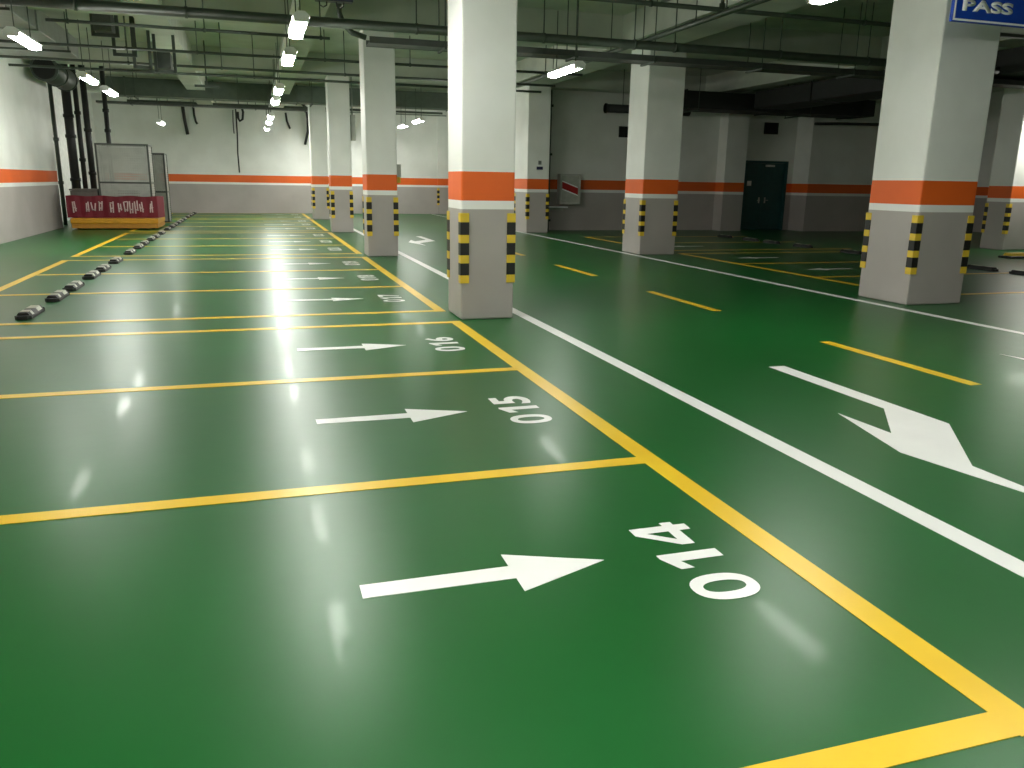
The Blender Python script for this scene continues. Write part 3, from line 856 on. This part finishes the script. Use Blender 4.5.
t = thing('drain_pipe', (9.24, 25.67, 0), 'dark drain pipe rising up the far wall beside the pillar', 'pipe')
bm = B(); tube(bm, [(0, 0, 0), (0, 0, CEIL)], 0.075, 12); obj('pipe_run', bm, M['thin_pipe'], t)
for zz in (0.3, 2.4, 3.9):
    bm = B(); box(bm, -0.10, 0.10, -0.09, 0.12, zz, zz + 0.07); obj('pipe_clip', bm, M['thin_pipe'], t)

for x0, x1, z0, z1, lab in ((17.33, 17.88, 3.33, 3.72, 'black square wall vent above the teal door'), (11.75, 12.2, 3.05, 3.40, 'black square wall vent beside the wide pillar across the aisle')):
    t = thing('wall_vent', ((x0 + x1) / 2, 25.77, z0), lab, 'vent', 'black wall vents')
    h = (x1 - x0) / 2; H = z1 - z0
    bm = B(); box(bm, -h + 0.03, h - 0.03, 0.0, 0.029, 0.03, H - 0.03); obj('opening', bm, M['dark'], t)
    bm = B()
    for a_ in ((-h, h, 0, 0.03), (-h, h, H - 0.03, H), (-h, -h + 0.03, 0.03, H - 0.03), (h - 0.03, h, 0.03, H - 0.03)):
        box(bm, a_[0], a_[1], -0.03, 0.028, a_[2], a_[3])
    obj('vent_frame', bm, M['dark'], t)
    bm = B(); zz = 0.06
    while zz < H - 0.05:
        box(bm, -h + 0.03, h - 0.03, -0.02, -0.002, zz, zz + 0.012); zz += 0.05
    obj('louvres', bm, M['dark'], t)

# notice plates on the pillar against the far wall
t = thing('notice_plate', (8.54, 24.49, 1.93), 'small dark notice plate on the pillar left of the hydrant cabinet', 'notice plate')
bm = B(); box(bm, -0.10, 0.10, -0.008, 0.008, 0, 0.09); obj('plate', bm, M['navy'], t)
bm = B(); box(bm, -0.05, 0.05, -0.008, 0.008, 0.15, 0.27); obj('emblem', bm, M['galv'], t)
# call box on the second pillar
t = thing('call_box', (2.885, 17.28, 1.49), 'grey call box with yellow foot on the side of the second pillar', 'call box')
bm = B(); box(bm, -0.05, 0.07, -0.10, 0.10, 0.12, 0.37); obj('box_body', bm, M['cab_panel'], t, bevel=0.01)
bm = B(); box(bm, -0.05, 0.06, -0.09, 0.09, 0, 0.117); obj('yellow_foot', bm, M['yellow_rubber'], t)
# conduit stub on the third pillar
t = thing('wall_conduit', (2.91, 25.15, 2.66), 'grey pipe stub on the side of the small third pillar', 'conduit')
bm = B(); box(bm, -0.06, 0.08, -0.08, 0.08, 0, 0.72); obj('cover', bm, M['cab_panel'], t, bevel=0.01)
bm = B(); rod(bm, 0.0, 0.0, 0.72, BEAM - 2.66, 0.02); obj('conduit_run', bm, M['galv'], t)

# ------------------------------------------------------------------ blue hanging sign
t = thing('hanging_sign', (8.30, 8.0, 3.40), 'blue hanging sign reading PASS with a white border', 'sign')
HW, HH = 0.60, 0.46
bm = B(); box(bm, -HW, HW, -0.02, 0.02, 0, HH); obj('board', bm, M['blue'], t, bevel=0.004)
bm = B()
for a_ in ((-HW + 0.012, HW - 0.012, 0.012, 0.034), (-HW + 0.012, HW - 0.012, HH - 0.034, HH - 0.012), (-HW + 0.012, -HW + 0.034, 0.034, HH - 0.034), (HW - 0.034, HW - 0.012, 0.034, HH - 0.034)):
    box(bm, a_[0], a_[1], -0.0235, -0.0205, a_[2], a_[3])
obj('border', bm, M['white_sign'], t)
bm = text_mesh('PASS', 0.045)
xs = [v.co.x for v in bm.verts]; ys = [v.co.y for v in bm.verts]
ax, cx, ay, cy = min(xs), max(xs), min(ys), max(ys)
for v in bm.verts:
    u, w_ = (v.co.x - ax) / (cx - ax), (v.co.y - ay) / (cy - ay)
    v.co = (-0.475 + 0.74 * u, -0.0215, 0.118 + 0.128 * w_)
r_ = bmesh.ops.extrude_face_region(bm, geom=bm.faces[:])
for v in [e for e in r_['geom'] if isinstance(e, bmesh.types.BMVert)]: v.co.y -= 0.002
obj('lettering', bm, M['white_sign'], t)
for s in (-1, 1):
    bm = B(); rod(bm, s * 0.45, 0, HH - 0.01, ztop(8.30 + s * 0.45, 8.0) - 3.40, 0.012); obj('hanger_rod', bm, M['thin_pipe'], t)

# dark sign box cut by the top edge, with cable loops
t = thing('hanging_box', (0.745, 7.5, 2.99), 'dark navy sign box cut by the top edge above the lights row', 'sign box')
bm = B(); box(bm, -0.155, 0.155, -0.05, 0.05, 0, 0.18); obj('box_body', bm, M['navy'], t, bevel=0.006)
for s in (-0.09, 0.05):
    bm = B(); tube(bm, [(s - 0.03, 0, 0.0), (s - 0.028, 0, -0.03), (s, 0, -0.045), (s + 0.028, 0, -0.03), (s + 0.03, 0, 0.0)], 0.006, 6); obj('cable_loop', bm, M['cable'], t)
for s in (-1, 1):
    bm = B(); rod(bm, s * 0.12, 0, 0.17, CEIL - 2.99, 0.008); obj('hanger_rod', bm, M['thin_pipe'], t)

# ------------------------------------------------------------------ camera
cam = bpy.data.cameras.new('camera'); co = bpy.data.objects.new('camera', cam); col.objects.link(co)
f_px, yaw, pitch, roll, h = 807.29, 0.30661, 0.24505, 0.016496, 1.5421
cam.sensor_width = 36; cam.lens = f_px * 36 / 1024; cam.clip_end = 200
fw = Vector((math.sin(yaw) * math.cos(pitch), math.cos(yaw) * math.cos(pitch), -math.sin(pitch)))
r0 = Vector((math.cos(yaw), -math.sin(yaw), 0)); u0 = r0.cross(fw)
rr = r0 * math.cos(roll) + u0 * math.sin(roll); uu = -r0 * math.sin(roll) + u0 * math.cos(roll)
mw = Matrix((rr, uu, -fw)).transposed().to_4x4(); mw.translation = (0, 0, h)
co.matrix_world = mw
scene.camera = co

# ------------------------------------------------------------------ world and view
wd = bpy.data.worlds.new('world'); scene.world = wd; wd.use_nodes = True
wd.node_tree.nodes['Background'].inputs['Color'].default_value = (0.01, 0.01, 0.01, 1)
wd.node_tree.nodes['Background'].inputs['Strength'].default_value = 0.0
vs = scene.view_settings
vs.view_transform = 'Standard'; vs.look = 'None'; vs.gamma = 1.0; vs.use_curve_mapping = False
vs.exposure = 1.3
scene.cycles.max_bounces = 10; scene.cycles.diffuse_bounces = 6; scene.cycles.glossy_bounces = 4
